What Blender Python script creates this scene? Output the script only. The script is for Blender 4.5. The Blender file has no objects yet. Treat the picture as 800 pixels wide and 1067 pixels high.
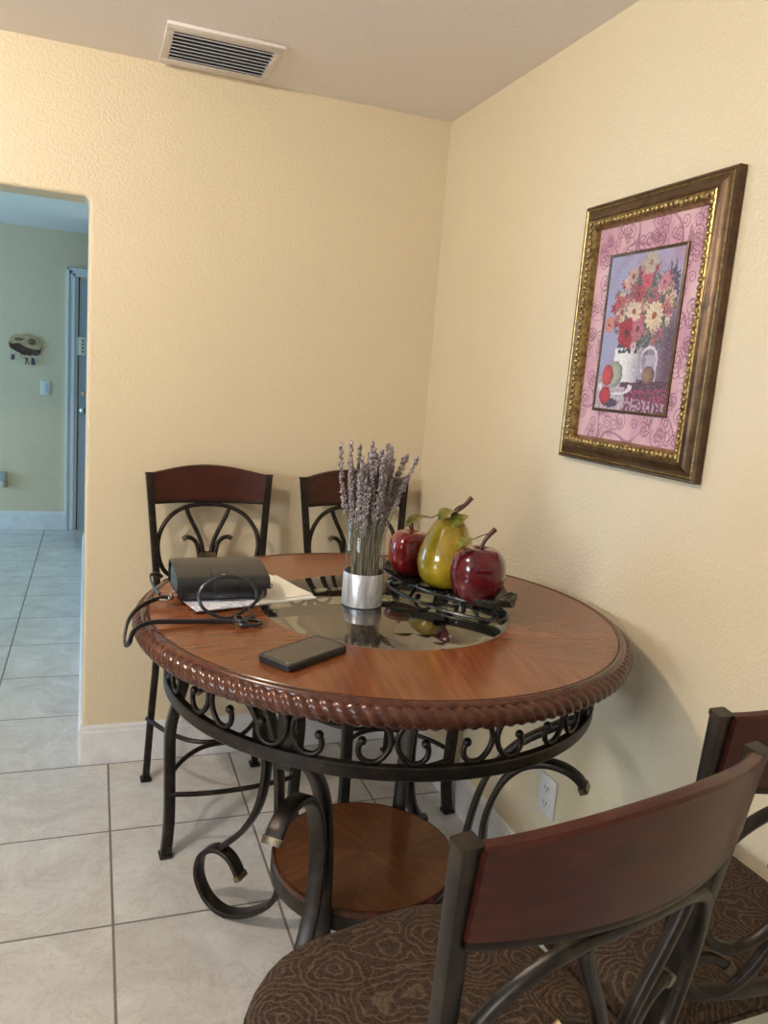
import bpy, bmesh, math, random
from mathutils import Vector, Matrix, noise
PI = math.pi
sc = bpy.context.scene
col = sc.collection
rnd = random.Random(7)

# ------------------------------------------------------------------ helpers
def V(*a): return Vector(a)

class MB:
    """collects shapes and links them as one mesh object"""
    def __init__(s): s.v = []; s.f = []; s.m = []; s.uv = None
    def add(s, vs, fs, mi=0):
        o = len(s.v); s.v += [tuple(v) for v in vs]
        for f in fs: s.f.append(tuple(i + o for i in f)); s.m.append(mi)
    def box(s, a, b, mi=0):
        x0, y0, z0 = a; x1, y1, z1 = b
        s.add([(x0,y0,z0),(x1,y0,z0),(x1,y1,z0),(x0,y1,z0),(x0,y0,z1),(x1,y0,z1),(x1,y1,z1),(x0,y1,z1)],
              [(0,3,2,1),(4,5,6,7),(0,1,5,4),(1,2,6,5),(2,3,7,6),(3,0,4,7)], mi)
    def bbox(s, a, b, r=.004, mi=0, seg=2):
        """bevelled box"""
        bm = bmesh.new(); bmesh.ops.create_cube(bm, size=1)
        c = [(a[i]+b[i])/2 for i in range(3)]; d = [abs(b[i]-a[i]) for i in range(3)]
        for v in bm.verts: v.co = V(c[0]+v.co.x*d[0], c[1]+v.co.y*d[1], c[2]+v.co.z*d[2])
        bmesh.ops.bevel(bm, geom=bm.edges[:], offset=r, segments=seg, affect='EDGES', profile=.5)
        s.bm(bm, mi)
    def bm(s, bm, mi=0, M=None):
        bm.verts.ensure_lookup_table(); bm.verts.index_update()
        s.add([(M @ v.co) if M else v.co for v in bm.verts], [[v.index for v in f.verts] for f in bm.faces], mi)
        bm.free()
    def sphere(s, c, r, mi=0, u=12, w=8, sc=(1,1,1)):
        bm = bmesh.new(); bmesh.ops.create_uvsphere(bm, u_segments=u, v_segments=w, radius=r)
        s.bm(bm, mi, Matrix.Translation(c) @ Matrix.Diagonal((*sc, 1)))
    def sweep(s, pts, prof, side=None, mi=0, closed=False, scale=None, cap=True):
        """profile (list of (a,b)) along pts; a goes along `side` (vector or function) and b along tangent x side"""
        n = len(pts); k = len(prof); vs = []
        pts = [Vector(p) for p in pts]
        nor = None
        for i, p in enumerate(pts):
            if closed: t = pts[(i+1) % n] - pts[i-1]
            else: t = pts[min(i+1, n-1)] - pts[max(i-1, 0)]
            t.normalize()
            if side is None:
                if nor is None:
                    nor = t.orthogonal().normalized()
                else:
                    nor = (nor - t*nor.dot(t))
                    nor = nor.normalized() if nor.length > 1e-6 else t.orthogonal().normalized()
                a = nor
            else:
                a = Vector(side(i) if callable(side) else side); a = (a - t*a.dot(t)).normalized()
            b = t.cross(a)
            q = scale[i] if scale else 1
            for (x, y) in prof: vs.append(p + a*x*q + b*y*q)
        fs = []
        for i in range(n if closed else n-1):
            for j in range(k):
                fs.append((i*k+j, i*k+(j+1) % k, ((i+1) % n)*k+(j+1) % k, ((i+1) % n)*k+j))
        if not closed and cap:
            fs.append(tuple(range(k))[::-1]); fs.append(tuple(range((n-1)*k, n*k)))
        s.add(vs, fs, mi)
    def tube(s, pts, r, mi=0, k=8, closed=False, scale=None):
        s.sweep(pts, circ(r, k), None, mi, closed, scale)
    def lathe(s, prof, c=(0,0,0), n=32, mi=0, a0=0):
        k = len(prof); vs = []
        for i in range(n):
            a = 2*PI*i/n+a0
            for (r, z) in prof: vs.append((c[0]+r*math.cos(a), c[1]+r*math.sin(a), c[2]+z))
        fs = []
        for i in range(n):
            for j in range(k-1):
                fs.append((i*k+j, ((i+1) % n)*k+j, ((i+1) % n)*k+j+1, i*k+j+1))
        s.add(vs, fs, mi)
    def build(s, name, mat, parent=None, smooth=None, loc=None):
        me = bpy.data.meshes.new(name)
        me.from_pydata(s.v, [], s.f); me.validate()
        for m in (mat if isinstance(mat, (list, tuple)) else [mat]): me.materials.append(m)
        if len(me.polygons) == len(s.m):
            me.polygons.foreach_set('material_index', s.m)
        bm = bmesh.new(); bm.from_mesh(me)
        bmesh.ops.remove_doubles(bm, verts=bm.verts[:], dist=1e-6)
        bmesh.ops.recalc_face_normals(bm, faces=bm.faces[:])
        bm.to_mesh(me); bm.free()
        if smooth is not None:
            for p in me.polygons: p.use_smooth = True
            me.set_sharp_from_angle(angle=math.radians(smooth))
        me.update()
        o = bpy.data.objects.new(name, me); col.objects.link(o)
        if parent: o.parent = parent
        if loc: o.location = loc
        return o

def circ(r, k=8): return [(r*math.cos(2*PI*i/k), r*math.sin(2*PI*i/k)) for i in range(k)]
def rprof(w, h, r=None):
    """rounded rectangle profile, full widths"""
    r = r or min(w, h)*.25; o = []
    for cx, cy, a in ((1,1,0),(-1,1,90),(-1,-1,180),(1,-1,270)):
        for q in (0, 45, 90):
            t = math.radians(a+q); o.append((cx*(w/2-r)+r*math.cos(t), cy*(h/2-r)+r*math.sin(t)))
    return o
def crom(pts, n=6, closed=False):
    pts = [Vector(p) for p in pts]; out = []; m = len(pts)
    for i in range(m if closed else m-1):
        if closed: p0, p1, p2, p3 = pts[i-1], pts[i], pts[(i+1) % m], pts[(i+2) % m]
        else: p0, p1, p2, p3 = pts[max(i-1,0)], pts[i], pts[i+1], pts[min(i+2,m-1)]
        for j in range(n):
            t = j/n
            out.append(.5*((2*p1)+(-p0+p2)*t+(2*p0-5*p1+4*p2-p3)*t*t+(-p0+3*p1-3*p2+p3)*t**3))
    if not closed: out.append(pts[-1])
    return out
def tag(o, label=None, cat=None, group=None, kind=None):
    if label: o['label'] = label
    if cat: o['category'] = cat
    if group: o['group'] = group
    if kind: o['kind'] = kind
    return o
def empty(name, loc=(0,0,0), rz=0, label=None, cat=None, group=None):
    o = bpy.data.objects.new(name, None); col.objects.link(o); o.empty_display_size = .1
    o.location = loc; o.rotation_euler = (0, 0, rz)
    return tag(o, label, cat, group)
def copy_tree(o, parent=None):
    c = o.copy(); col.objects.link(c)
    if parent: c.parent = parent
    for ch in [x for x in o.children]: copy_tree(ch, c)
    return c

# ------------------------------------------------------------------ materials
def lin(r, g, b):
    f = lambda c: (c/255/12.92) if c/255 <= .04045 else ((c/255+.055)/1.055)**2.4
    return (f(r), f(g), f(b), 1)
class NT:
    def __init__(s, name):
        s.m = bpy.data.materials.new(name); s.m.use_nodes = True
        s.t = s.m.node_tree; s.n = s.t.nodes; s.b = s.n['Principled BSDF']; s.out = s.n['Material Output']
    def N(s, ty, **kw):
        n = s.n.new(ty)
        for k, v in kw.items():
            if k.startswith('i_'): n.inputs[k[2:].replace('_', ' ')].default_value = v
            else: setattr(n, k, v)
        return n
    def L(s, a, b): s.t.links.new(a, b)
    def coord(s, which='Object', scale=(1,1,1), rot=(0,0,0), loc=(0,0,0)):
        if which == 'World': src = s.N('ShaderNodeNewGeometry').outputs['Position']
        elif which == 'UV': src = s.N('ShaderNodeTexCoord').outputs['UV']
        else: src = s.N('ShaderNodeTexCoord').outputs['Object']
        mp = s.N('ShaderNodeMapping'); mp.inputs['Scale'].default_value = scale
        mp.inputs['Rotation'].default_value = rot; mp.inputs['Location'].default_value = loc
        s.L(src, mp.inputs['Vector']); return mp.outputs['Vector']
    def noise(s, vec, scale, detail=4, rough=.5, dist=0):
        n = s.N('ShaderNodeTexNoise'); n.inputs['Scale'].default_value = scale; n.inputs['Detail'].default_value = detail
        n.inputs['Roughness'].default_value = rough; n.inputs['Distortion'].default_value = dist
        s.L(vec, n.inputs['Vector']); return n.outputs['Fac']
    def ramp(s, fac, stops):
        r = s.N('ShaderNodeValToRGB'); e = r.color_ramp.elements
        while len(e) < len(stops): e.new(.5)
        for q, (p, c) in zip(e, stops): q.position = p; q.color = c if len(c) == 4 else (*c, 1)
        s.L(fac, r.inputs['Fac']); return r.outputs['Color']
    def mix(s, a, b, fac, mode='MIX'):
        m = s.N('ShaderNodeMix'); m.data_type = 'RGBA'; m.blend_type = mode
        for v, i in ((fac, 0), (a, 6), (b, 7)):
            if hasattr(v, 'links'): s.L(v, m.inputs[i])
            else: m.inputs[i].default_value = v
        return m.outputs[2]
    def math(s, op, a, b=0, c=0):
        m = s.N('ShaderNodeMath'); m.operation = op
        for i, v in enumerate((a, b, c)):
            if hasattr(v, 'links'): s.L(v, m.inputs[i])
            else: m.inputs[i].default_value = v
        return m.outputs[0]
    def bump(s, h, strength=.3, dist=.01):
        b = s.N('ShaderNodeBump'); b.inputs['Strength'].default_value = strength; b.inputs['Distance'].default_value = dist
        s.L(h, b.inputs['Height']); s.L(b.outputs['Normal'], s.b.inputs['Normal'])
    def set(s, **kw):
        for k, v in kw.items():
            i = s.b.inputs[k.replace('_', ' ')]
            if hasattr(v, 'links'): s.L(v, i)
            else: i.default_value = v
        return s

def simple(name, c, rough=.5, metal=0, spec=.5, coat=0, var=0, vs=20):
    t = NT(name)
    if var:
        n = t.noise(t.coord(), vs, 4)
        d = tuple(x*(1-var) for x in c[:3])+(1,); l = tuple(min(1, x*(1+var)) for x in c[:3])+(1,)
        t.set(Base_Color=t.ramp(n, [(.3, d), (.7, l)]))
    else: t.set(Base_Color=c)
    t.set(Roughness=rough, Metallic=metal, Specular_IOR_Level=spec, Coat_Weight=coat)
    return t.m

def wall_mat(name, c):
    t = NT(name); w = t.coord('World')
    n1 = t.noise(w, 105, 3, .55, .3); n2 = t.noise(w, 260, 2, .5)
    h = t.math('ADD', t.math('MULTIPLY', t.ramp(n1, [(.38, (0,0,0)), (.62, (1,1,1))]), .8), t.math('MULTIPLY', n2, .35))
    big = t.noise(w, 1.6, 3)
    t.set(Base_Color=t.ramp(big, [(.3, tuple(x*.96 for x in c[:3])), (.7, c)]), Roughness=.31, Specular_IOR_Level=.5)
    t.bump(h, .5, .0022)
    return t.m
M = {}
M['wall'] = wall_mat('cream_textured_paint', (.76, .635, .435, 1))
def ceil():
    t = NT('ceiling_paint'); w = t.coord('World')
    t.set(Base_Color=(.86, .80, .75, 1), Roughness=.7); t.bump(t.noise(w, 90, 3), .25, .003); return t.m
M['ceiling'] = ceil()
def white_trim(name, c, dirt=.25):
    t = NT(name); w = t.coord('World')
    n = t.noise(w, 9, 5, .7); n2 = t.noise(w, 60, 3)
    base = t.ramp(n, [(.35, tuple(x*(1-dirt) for x in c[:3])), (.65, c)])
    spots = t.ramp(n2, [(.70, (1,1,1)), (.76, (.35,.3,.27))])
    t.set(Base_Color=t.mix(base, spots, .5 if dirt > .1 else .05, 'MULTIPLY'), Roughness=.45); t.bump(n2, .1, .002)
    return t.m
M['trim'] = white_trim('white_baseboard_paint', (.84, .82, .81, 1), .14)
M['door'] = white_trim('white_door_paint', (.78, .80, .82, 1), .04)

T, OX, OY = .4455, -1.1614, .4301
def tiles():
    t = NT('ceramic_floor_tile'); g = t.N('ShaderNodeNewGeometry').outputs['Position']
    sx = t.N('ShaderNodeSeparateXYZ'); t.L(g, sx.inputs[0])
    def edge(o, off):
        a = t.math('DIVIDE', t.math('SUBTRACT', o, off), T)
        fr = t.math('FRACT', a); d = t.math('MINIMUM', fr, t.math('SUBTRACT', 1, fr))
        return t.math('MULTIPLY', d, T), t.math('FLOOR', a)
    dx, ix = edge(sx.outputs[0], OX); dy, iy = edge(sx.outputs[1], OY)
    d = t.math('MINIMUM', dx, dy)
    grout = t.ramp(t.math('MULTIPLY', d, 100), [(.28, (1,1,1)), (.42, (0,0,0))])
    cmb = t.N('ShaderNodeCombineXYZ'); t.L(ix, cmb.inputs[0]); t.L(iy, cmb.inputs[1])
    wn = t.N('ShaderNodeTexWhiteNoise'); t.L(cmb.outputs[0], wn.inputs['Vector'])
    va = t.N('ShaderNodeVectorMath'); va.operation = 'MULTIPLY_ADD'
    t.L(wn.outputs['Color'], va.inputs[0]); va.inputs[1].default_value = (7, 7, 7); t.L(g, va.inputs[2])
    p = va.outputs[0]
    n1 = t.noise(p, 5, 6, .6, 1.2); n2 = t.noise(p, 14, 6, .65, 2.0); n3 = t.noise(p, 3.2, 8, .7, 2.5)
    c = t.ramp(n1, [(.3, (.59, .555, .52)), (.5, (.68, .65, .615)), (.72, (.77, .745, .71))])
    vein = t.ramp(n3, [(.485, (0,0,0)), (.5, (1,1,1)), (.515, (0,0,0))])
    c = t.mix(c, (.42, .33, .26, 1), t.math('MULTIPLY', vein, .38))
    vein2 = t.ramp(n2, [(.47, (0,0,0)), (.5, (1,1,1)), (.53, (0,0,0))])
    c = t.mix(c, (.47, .43, .39, 1), t.math('MULTIPLY', vein2, .28))
    tone = t.ramp(wn.outputs['Value'], [(0, (.93,.93,.93)), (1, (1,1,1))])
    c = t.mix(c, tone, 1, 'MULTIPLY')
    c = t.mix(c, (.20, .175, .155, 1), grout)
    t.set(Base_Color=c, Roughness=t.math('ADD', .27, t.math('MULTIPLY', grout, .5)))
    t.bump(t.math('ADD', t.math('SUBTRACT', 1, grout), t.math('MULTIPLY', n2, .25)), .35, .002)
    return t.m
M['floor'] = tiles()

def wood(name, dark, mid, light, uv=True, rough=.26, sc=(3, 34, 1), coat=.25):
    t = NT(name)
    w = t.coord('UV' if uv else 'Object', sc)
    n = t.noise(w, 2.2, 4, .5, .4); n2 = t.noise(w, .5, 3, .5)
    c = t.ramp(n, [(.28, dark), (.5, mid), (.74, light)])
    c = t.mix(c, t.ramp(n2, [(.3, (.82,.78,.74)), (.7, (1,1,1))]), .8, 'MULTIPLY')
    if uv:
        at = t.N('ShaderNodeAttribute'); at.attribute_name = 'tone'
        c = t.mix(c, at.outputs['Color'], 1, 'MULTIPLY')
    t.set(Base_Color=c, Roughness=rough, Coat_Weight=coat, Coat_Roughness=.12, Specular_IOR_Level=.35 if coat else .25)
    return t.m
M['top_wood'] = wood('cherry_veneer', (.165, .050, .017), (.205, .066, .022), (.25, .086, .030))
M['rim_wood'] = wood('carved_mahogany', (.055, .016, .009), (.085, .025, .013), (.13, .042, .022), False, .25, (20, 20, 20))
M['rail_wood'] = wood('dark_mahogany', (.030, .0045, .002), (.050, .0075, .0035), (.072, .012, .006), False, .40, (2, 25, 25), .08)

def metal(name, base, gold, amt=.5, rough=.36):
    t = NT(name); w = t.coord('Object')
    n = t.noise(w, 22, 5, .65); n2 = t.noise(w, 140, 3)
    c = t.ramp(n, [(amt, base), (amt+.2, gold)])
    t.set(Base_Color=c, Metallic=.75, Roughness=t.math('ADD', rough-.08, t.math('MULTIPLY', n, .2)), Specular_IOR_Level=.5)
    t.bump(n2, .08, .001); return t.m
M['metal'] = metal('dark_bronze_metal', (.031, .026, .023), (.070, .055, .040), .50)
M['gold_metal'] = metal('rubbed_gold_metal', (.075, .058, .038), (.25, .19, .11), .42, .3)

def fabric():
    t = NT('paisley_fabric')
    w = t.coord('Object', (1, 1, .6))
    vo = t.N('ShaderNodeTexVoronoi'); vo.inputs['Scale'].default_value = 10.5; vo.inputs['Randomness'].default_value = .75
    nz = t.N('ShaderNodeTexNoise'); nz.inputs['Scale'].default_value = 13; nz.inputs['Detail'].default_value = 3
    t.L(w, nz.inputs['Vector'])
    va = t.N('ShaderNodeVectorMath'); va.operation = 'MULTIPLY_ADD'; t.L(nz.outputs['Color'], va.inputs[0])
    va.inputs[1].default_value = (.06, .06, .06); t.L(w, va.inputs[2])
    t.L(va.outputs[0], vo.inputs['Vector'])
    dd = vo.outputs['Distance']
    rings = t.math('SINE', t.math('MULTIPLY', dd, 62))
    r1 = t.ramp(rings, [(.45, (0,0,0)), (.9, (1,1,1))])
    n2 = t.noise(w, 75, 3, .6, 1.5)
    swirl = t.ramp(n2, [(.47, (0,0,0)), (.52, (1,1,1)), (.6, (0,0,0))])
    n3 = t.noise(w, 420, 2)
    f = t.math('MULTIPLY', t.math('ADD', t.math('MULTIPLY', r1, .55), t.math('MULTIPLY', swirl, .5)), t.math('ADD', .35, t.math('MULTIPLY', n3, 1.1)))
    c = t.mix((.032, .018, .013, 1), (.125, .085, .054, 1), f)
    t.set(Base_Color=c, Roughness=.85, Specular_IOR_Level=.2); t.bump(n3, .3, .001)
    return t.m
M['fabric'] = fabric()

def clear(name, tint, ior=1.5, haze=0, hazec=(.8,.8,.8,1)):
    t = NT(name); t.n.remove(t.b)
    fr = t.N('ShaderNodeFresnel'); fr.inputs['IOR'].default_value = ior
    tr = t.N('ShaderNodeBsdfTransparent'); tr.inputs['Color'].default_value = tint
    gl = t.N('ShaderNodeBsdfGlossy'); gl.inputs['Roughness'].default_value = .02
    bf = t.N('ShaderNodeNewGeometry').outputs['Backfacing']
    mx = t.N('ShaderNodeMixShader'); t.L(t.math('MULTIPLY', fr.outputs[0], t.math('SUBTRACT', 1, bf)), mx.inputs[0]); t.L(tr.outputs[0], mx.inputs[1]); t.L(gl.outputs[0], mx.inputs[2])
    o = mx.outputs[0]
    if haze:
        df = t.N('ShaderNodeBsdfDiffuse'); df.inputs['Color'].default_value = hazec
        m2 = t.N('ShaderNodeMixShader'); m2.inputs[0].default_value = haze; t.L(o, m2.inputs[1]); t.L(df.outputs[0], m2.inputs[2]); o = m2.outputs[0]
    t.L(o, t.out.inputs['Surface']); return t.m
M['glass'] = clear('table_glass', (.92, .94, .86, 1), 3.8)
M['vase_glass'] = clear('vase_glass', (.95, .95, .92, 1), 1.4, .015)
def vert_color(name, rough=.5, attr='paint', coat=0, bump=None):
    t = NT(name); a = t.N('ShaderNodeAttribute'); a.attribute_name = attr
    t.set(Base_Color=a.outputs['Color'], Roughness=rough, Coat_Weight=coat)
    if bump: t.bump(t.noise(t.coord(), bump, 3), .15, .001)
    return t.m
M['leather'] = None
def leather():
    t = NT('black_leather'); n = t.noise(t.coord(), 260, 3)
    t.set(Base_Color=(.014, .016, .020, 1), Roughness=.3, Coat_Weight=.25, Coat_Roughness=.15); t.bump(n, .2, .001); return t.m
M['leather'] = leather()
M['chrome'] = simple('chrome', (.6, .6, .6, 1), .2, 1)
M['paper'] = simple('white_paper', (.80, .78, .72, 1), .7)

# ------------------------------------------------------------------ room shell
H = 2.44; WX = -5.0; WY = -6.8; HY = 4.204; HX = -5.3; XD = -1.2545; HD = 1.993; TH = .14; BB = .152
def struct(name, mb, m, label, smooth=None, parent=None):
    o = mb.build(name, m, parent, smooth)
    o['kind'] = 'structure'; 
    return o
b = MB(); b.box((HX-.15, WY-.15, -.1), (.15, HY+.15, 0)); struct('floor', b, M['floor'], '')
b = MB(); b.box((HX-.15, WY-.15, H), (.15, HY+.15, H+.1)); struct('ceiling', b, M['ceiling'], '')
b = MB(); b.box((0, WY-.15, 0), (.15, TH, H)); struct('wall_right', b, M['wall'], '')
# back wall with opening (rounded corner bead at the opening)
DL = -2.35
def outline_back():
    pts = []
    r = .014
    return r
bm = bmesh.new()
def prism(mb, poly, y0, y1, mi=0):
    n = len(poly)
    vs = [(x, y0, z) for x, z in poly]+[(x, y1, z) for x, z in poly]
    fs = [tuple(range(n)), tuple(range(n, 2*n))[::-1]]+[(i, i+n, (i+1) % n+n, (i+1) % n) for i in range(n)]
    mb.add(vs, fs, mi)
bm.free()
b = MB()
rc = .018
arc = lambda cx, cz, a0, a1: [(cx+rc*math.cos(math.radians(a)), cz+rc*math.sin(math.radians(a))) for a in range(a0, a1+(1 if a1 > a0 else -1), 15 if a1 > a0 else -15)]
poly = [(.12, -.03), (.12, H+.03), (WX-.03, H+.03), (WX-.03, -.03), (DL, -.03)] + [(DL, HD-rc)] + arc(DL+rc, HD-rc, 180, 90)[1:] + arc(XD-rc, HD-rc, 90, 0) + [(XD, -.03)]
prism(b, poly, 0, TH)
wb = struct('wall_back', b, M['wall'], '')
bv = wb.modifiers.new('b', 'BEVEL'); bv.width = .011; bv.segments = 3; bv.limit_method = 'ANGLE'; bv.angle_limit = math.radians(50)
WN = (-4.6, -2.8, .95, 2.1)
b = MB()
b.box((WX-.15, WY, 0), (WX, WN[0], H)); b.box((WX-.15, WN[1], 0), (WX, 0, H))
b.box((WX-.15, WN[0], 0), (WX, WN[1], WN[2])); b.box((WX-.15, WN[0], WN[3]), (WX, WN[1], H)); struct('wall_left', b, M['wall'], '')
b = MB(); b.box((WX-.15, WY-.15, 0), (.0, WY, H)); struct('wall_front', b, M['wall'], '')
b = MB()
for y0, y1, z0, z1 in ((WN[0], WN[1], WN[2], WN[2]+.05), (WN[0], WN[1], WN[3]-.05, WN[3]), (WN[0], WN[0]+.05, WN[2], WN[3]), (WN[1]-.05, WN[1], WN[2], WN[3]), ((WN[0]+WN[1])/2-.02, (WN[0]+WN[1])/2+.02, WN[2], WN[3])):
    b.box((WX-.1, y0, z0), (WX-.05, y1, z1))
struct('window_1', b, M['door'], '')  # unseen window, added where the cool side fill enters
# hallway shell
b = MB()
vs = [(XD, TH, 0), (-1.287, 3.35, 0), (-1.287, 3.49, 0), (-.9, 3.49, 0), (-.9, TH, 0)]
vs = vs + [(x, y, H) for x, y, z in vs]
b.add(vs, [(0,1,2,3,4), (9,8,7,6,5)]+[(i, (i+1) % 5, (i+1) % 5+5, i+5) for i in range(5)]); struct('wall_hall_right', b, M['wall'], '')
b = MB(); b.box((HX-.15, HY, 0), (.15, HY+.15, H)); struct('wall_hall_far', b, M['wall'], '')
HWN = (1.9, 3.6, .3, 2.1)
b = MB(); b.box((HX-.15, 0, 0), (HX, HWN[0], H)); b.box((HX-.15, HWN[1], 0), (HX, HY, H))
b.box((HX-.15, HWN[0], 0), (HX, HWN[1], HWN[2])); b.box((HX-.15, HWN[0], HWN[3]), (HX, HWN[1], H)); struct('wall_hall_left', b, M['wall'], '')
b = MB(); b.box((HX-.15, 0, 0), (WX, .1, H)); struct('wall_hall_near', b, M['wall'], '')
b = MB(); b.box((-.05, TH, 0), (.0, HY, H)); struct('wall_hall_end', b, M['wall'], '')
b = MB()
for y0, y1, z0, z1 in ((HWN[0], HWN[1], HWN[2], HWN[2]+.05), (HWN[0], HWN[1], HWN[3]-.05, HWN[3]), (HWN[0], HWN[0]+.05, HWN[2], HWN[3]), (HWN[1]-.05, HWN[1], HWN[2], HWN[3])):
    b.box((HX-.1, y0, z0), (HX-.05, y1, z1))
struct('window_2', b, M['door'], '')
# baseboards
def base_prof(t=.013, h=BB): return [(0, 0), (t, 0), (t, h-.028), (t-.004, h-.020), (t-.004, h-.010), (t-.009, h), (0, h)]
def baseboard(name, p0, p1, nrm):
    p0, p1, nrm = V(*p0, 0), V(*p1, 0), V(*nrm, 0)
    b = MB(); pr = base_prof(); k = len(pr)
    vs = [p+nrm*a+V(0,0,z) for p in (p0, p1) for a, z in pr]
    b.add(vs, [tuple(range(k)), tuple(range(k, 2*k))[::-1]]+[(j, j+k, (j+1) % k+k, (j+1) % k) for j in range(k)])
    return struct(name, b, M['trim'], '')
baseboard('baseboard_back', (XD-.002, 0), (-.013, 0), (0, -1))
baseboard('baseboard_right', (0, 0), (0, WY), (-1, 0))
baseboard('baseboard_hall_right', (XD, .0), (-1.287, 3.35), (-1, 0))
baseboard('baseboard_hall_far', (HX, HY), (-1.455, HY), (0, -1))
baseboard('baseboard_left', (WX, 0), (WX, WY), (1, 0))
# far door with casing
b = MB()
cx0, cx1, dz = -1.451, -1.385, 2.095
for (a0, a1, dd) in ((cx0, cx0+.02, .028), (cx0+.02, cx0+.045, .018), (cx0+.045, cx1, .024)):
    b.bbox((a0, HY-dd, 0), (a1, HY+.001, dz+(cx1-a0)), .003)
for (a0, a1, dd) in ((0, .02, .028), (.02, .045, .018), (.045, .066, .024)):
    b.bbox((cx0+a0, HY-dd, dz+.066-a1), (-.40, HY+.001, dz+.066-a0), .003)
b.bbox((cx1, HY-.012, 0), (cx1+.022, HY+.001, dz-.0), .002)
struct('trim_1', b, M['door'], '')
b = MB(); b.bbox((cx1+.030, HY-.004, .012), (-.50, HY+.04, dz-.02), .003)
for z0, z1 in ((.2, .95), (1.1, 1.9)):
    for x0, x1 in ((-1.24, -.96), (-.86, -.58)): b.bbox((x0, HY-.010, z0), (x1, HY, z1), .004)
dr = struct('door_1', b, simple('painted_door_leaf', (.42, .47, .52, 1), .4), '')
b = MB(); b.box((cx1+.02, HY-.002, 0), (cx1+.032, HY+.02, dz)); struct('door_gap_shade', b, simple('dark_door_gap', (.03,.03,.03,1), .9), '')  # near-black strip stands in for the shade in the gap beside the door
# lock hardware on the door
xk = -1.315
b = MB(); b.lathe([(.0, .0), (.026, .0), (.026, .008), (.012, .014), (.012, .035), (.026, .045), (.028, .06), (.018, .07), (0, .072)], n=20)
k = b.build('door_handle', M['chrome'], dr, 40); k.rotation_euler = (PI/2, 0, 0); k.location = (xk, HY-.004, 1.02)
b = MB(); b.lathe([(0, 0), (.026, 0), (.026, .012), (.018, .02), (0, .021)], n=20)
k = b.build('deadbolt', M['chrome'], dr, 40); k.rotation_euler = (PI/2, 0, 0); k.location = (xk, HY-.004, 1.155)
b = MB(); b.bbox((xk-.045, HY-.03, 1.47), (xk+.045, HY-.004, 1.62), .006)
for z in (1.50, 1.53, 1.56, 1.59): b.sphere((xk-.012, HY-.031, z), .008, 1, 8, 6)
b.build('security_plate', [simple('ivory_plastic', (.7,.66,.55,1), .4), simple('dark_button', (.08,.07,.06,1), .5)], dr, 40)

# ------------------------------------------------------------------ ceiling vent
vt = empty('ceiling_vent', (-.8785, -.198, H), 0, 'white rectangular air vent with grey louvres in the ceiling by the back wall', 'vent')
vm = simple('vent_enamel', (.74, .68, .62, 1), .5); vl = simple('grey_louvre', (.55, .54, .56, 1), .5)
b = MB(); X0, Y0, X1, Y1 = .172, .162, .147, .112
for (x0, y0, x1, y1) in ((-X0, -Y0, X0, -Y1), (-X0, Y1, X0, Y0), (-X0, -Y1, -X1, Y1), (X1, -Y1, X0, Y1)):
    b.bbox((x0, y0, -.012), (x1, y1, -.0005), .003)
b.build('vent_frame', vm, vt, 30)
b = MB(); b.box((-X1, -Y1, -.002), (X1, Y1, -.0004)); b.build('duct_opening', simple('duct_dark', (.2,.19,.2,1), .8), vt)
for i in range(8):
    y = -Y1+.014+i*(2*Y1-.028)/7
    b = MB(); b.sweep([(-X1, y, -.010), (X1, y, -.010)], [(-.0125, -.0011), (.0125, -.0011), (.0125, .0011), (-.0125, .0011)], side=(0, .92, .39)); b.build('louvre', vl, vt)
for x, y in ((-.16, -.137), (.16, .137)):
    b = MB(); b.sphere((x, y, -.012), .005, 0, 8, 6, (1,1,.4)); b.build('screw', vl, vt, 60)

# ------------------------------------------------------------------ table
TC = (-.576, -1.20)
tb = empty('dining_table', (*TC, 0), 0, 'round counter height dining table with carved rope edge, glass centre and scrolled dark metal legs', 'table')
RT, RG, ZT = .553, .293, .955
def starburst(name, r0, r1, z0, z1, nsec, a0, seg=16, seed=1, lip=False):
    n = nsec*seg; rr = [r0+(r1-r0)*i/6 for i in range(7)] if r0 > 0 else [r1*i/6 for i in range(7)]
    me = bpy.data.meshes.new(name); vs = []; fs = []
    top = []
    for i in range(n):
        a = a0+2*PI*i/n
        row = []
        for r in rr: row.append(len(vs)); vs.append((max(r, 1e-4)*math.cos(a), max(r, 1e-4)*math.sin(a), z1))
        row.append(len(vs)); vs.append((r1*math.cos(a), r1*math.sin(a), z0))
        row.append(len(vs)); vs.append((max(r0, 1e-4)*math.cos(a), max(r0, 1e-4)*math.sin(a), z0))
        top.append(row)
    sec = []
    for i in range(n):
        A, B = top[i], top[(i+1) % n]; k = len(A)
        for j in range(k):
            fs.append((A[j], A[(j+1) % k], B[(j+1) % k], B[j])); sec.append(i//seg)
    me.from_pydata(vs, [], fs)
    me.uv_layers.new(name='UVMap'); me.color_attributes.new('tone', 'FLOAT_COLOR', 'CORNER')
    uv = me.uv_layers['UVMap']; ca = me.color_attributes['tone']
    rr_ = random.Random(seed); tones = [.84+.3*rr_.random() for _ in range(nsec)]
    for p in me.polygons:
        s = sec[p.index]; m = a0+2*PI*(s+.5)/nsec + (.35 if s % 2 else -.35)
        for li in p.loop_indices:
            v = me.vertices[me.loops[li].vertex_index].co
            uv.data[li].uv = (v.x*math.cos(m)+v.y*math.sin(m)+s*3.1, -v.x*math.sin(m)+v.y*math.cos(m)+s*1.7)
            t = tones[s]; ca.data[li].color = (t, t*.98, t*.95, 1)
    me.materials.append(M['top_wood'])
    o = bpy.data.objects.new(name, me); col.objects.link(o); o.parent = tb
    return o
starburst('tabletop', RG, RT-.018, ZT-.026, ZT, 10, math.radians(335), 16, 5)
b = MB()   # moulded lip
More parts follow.
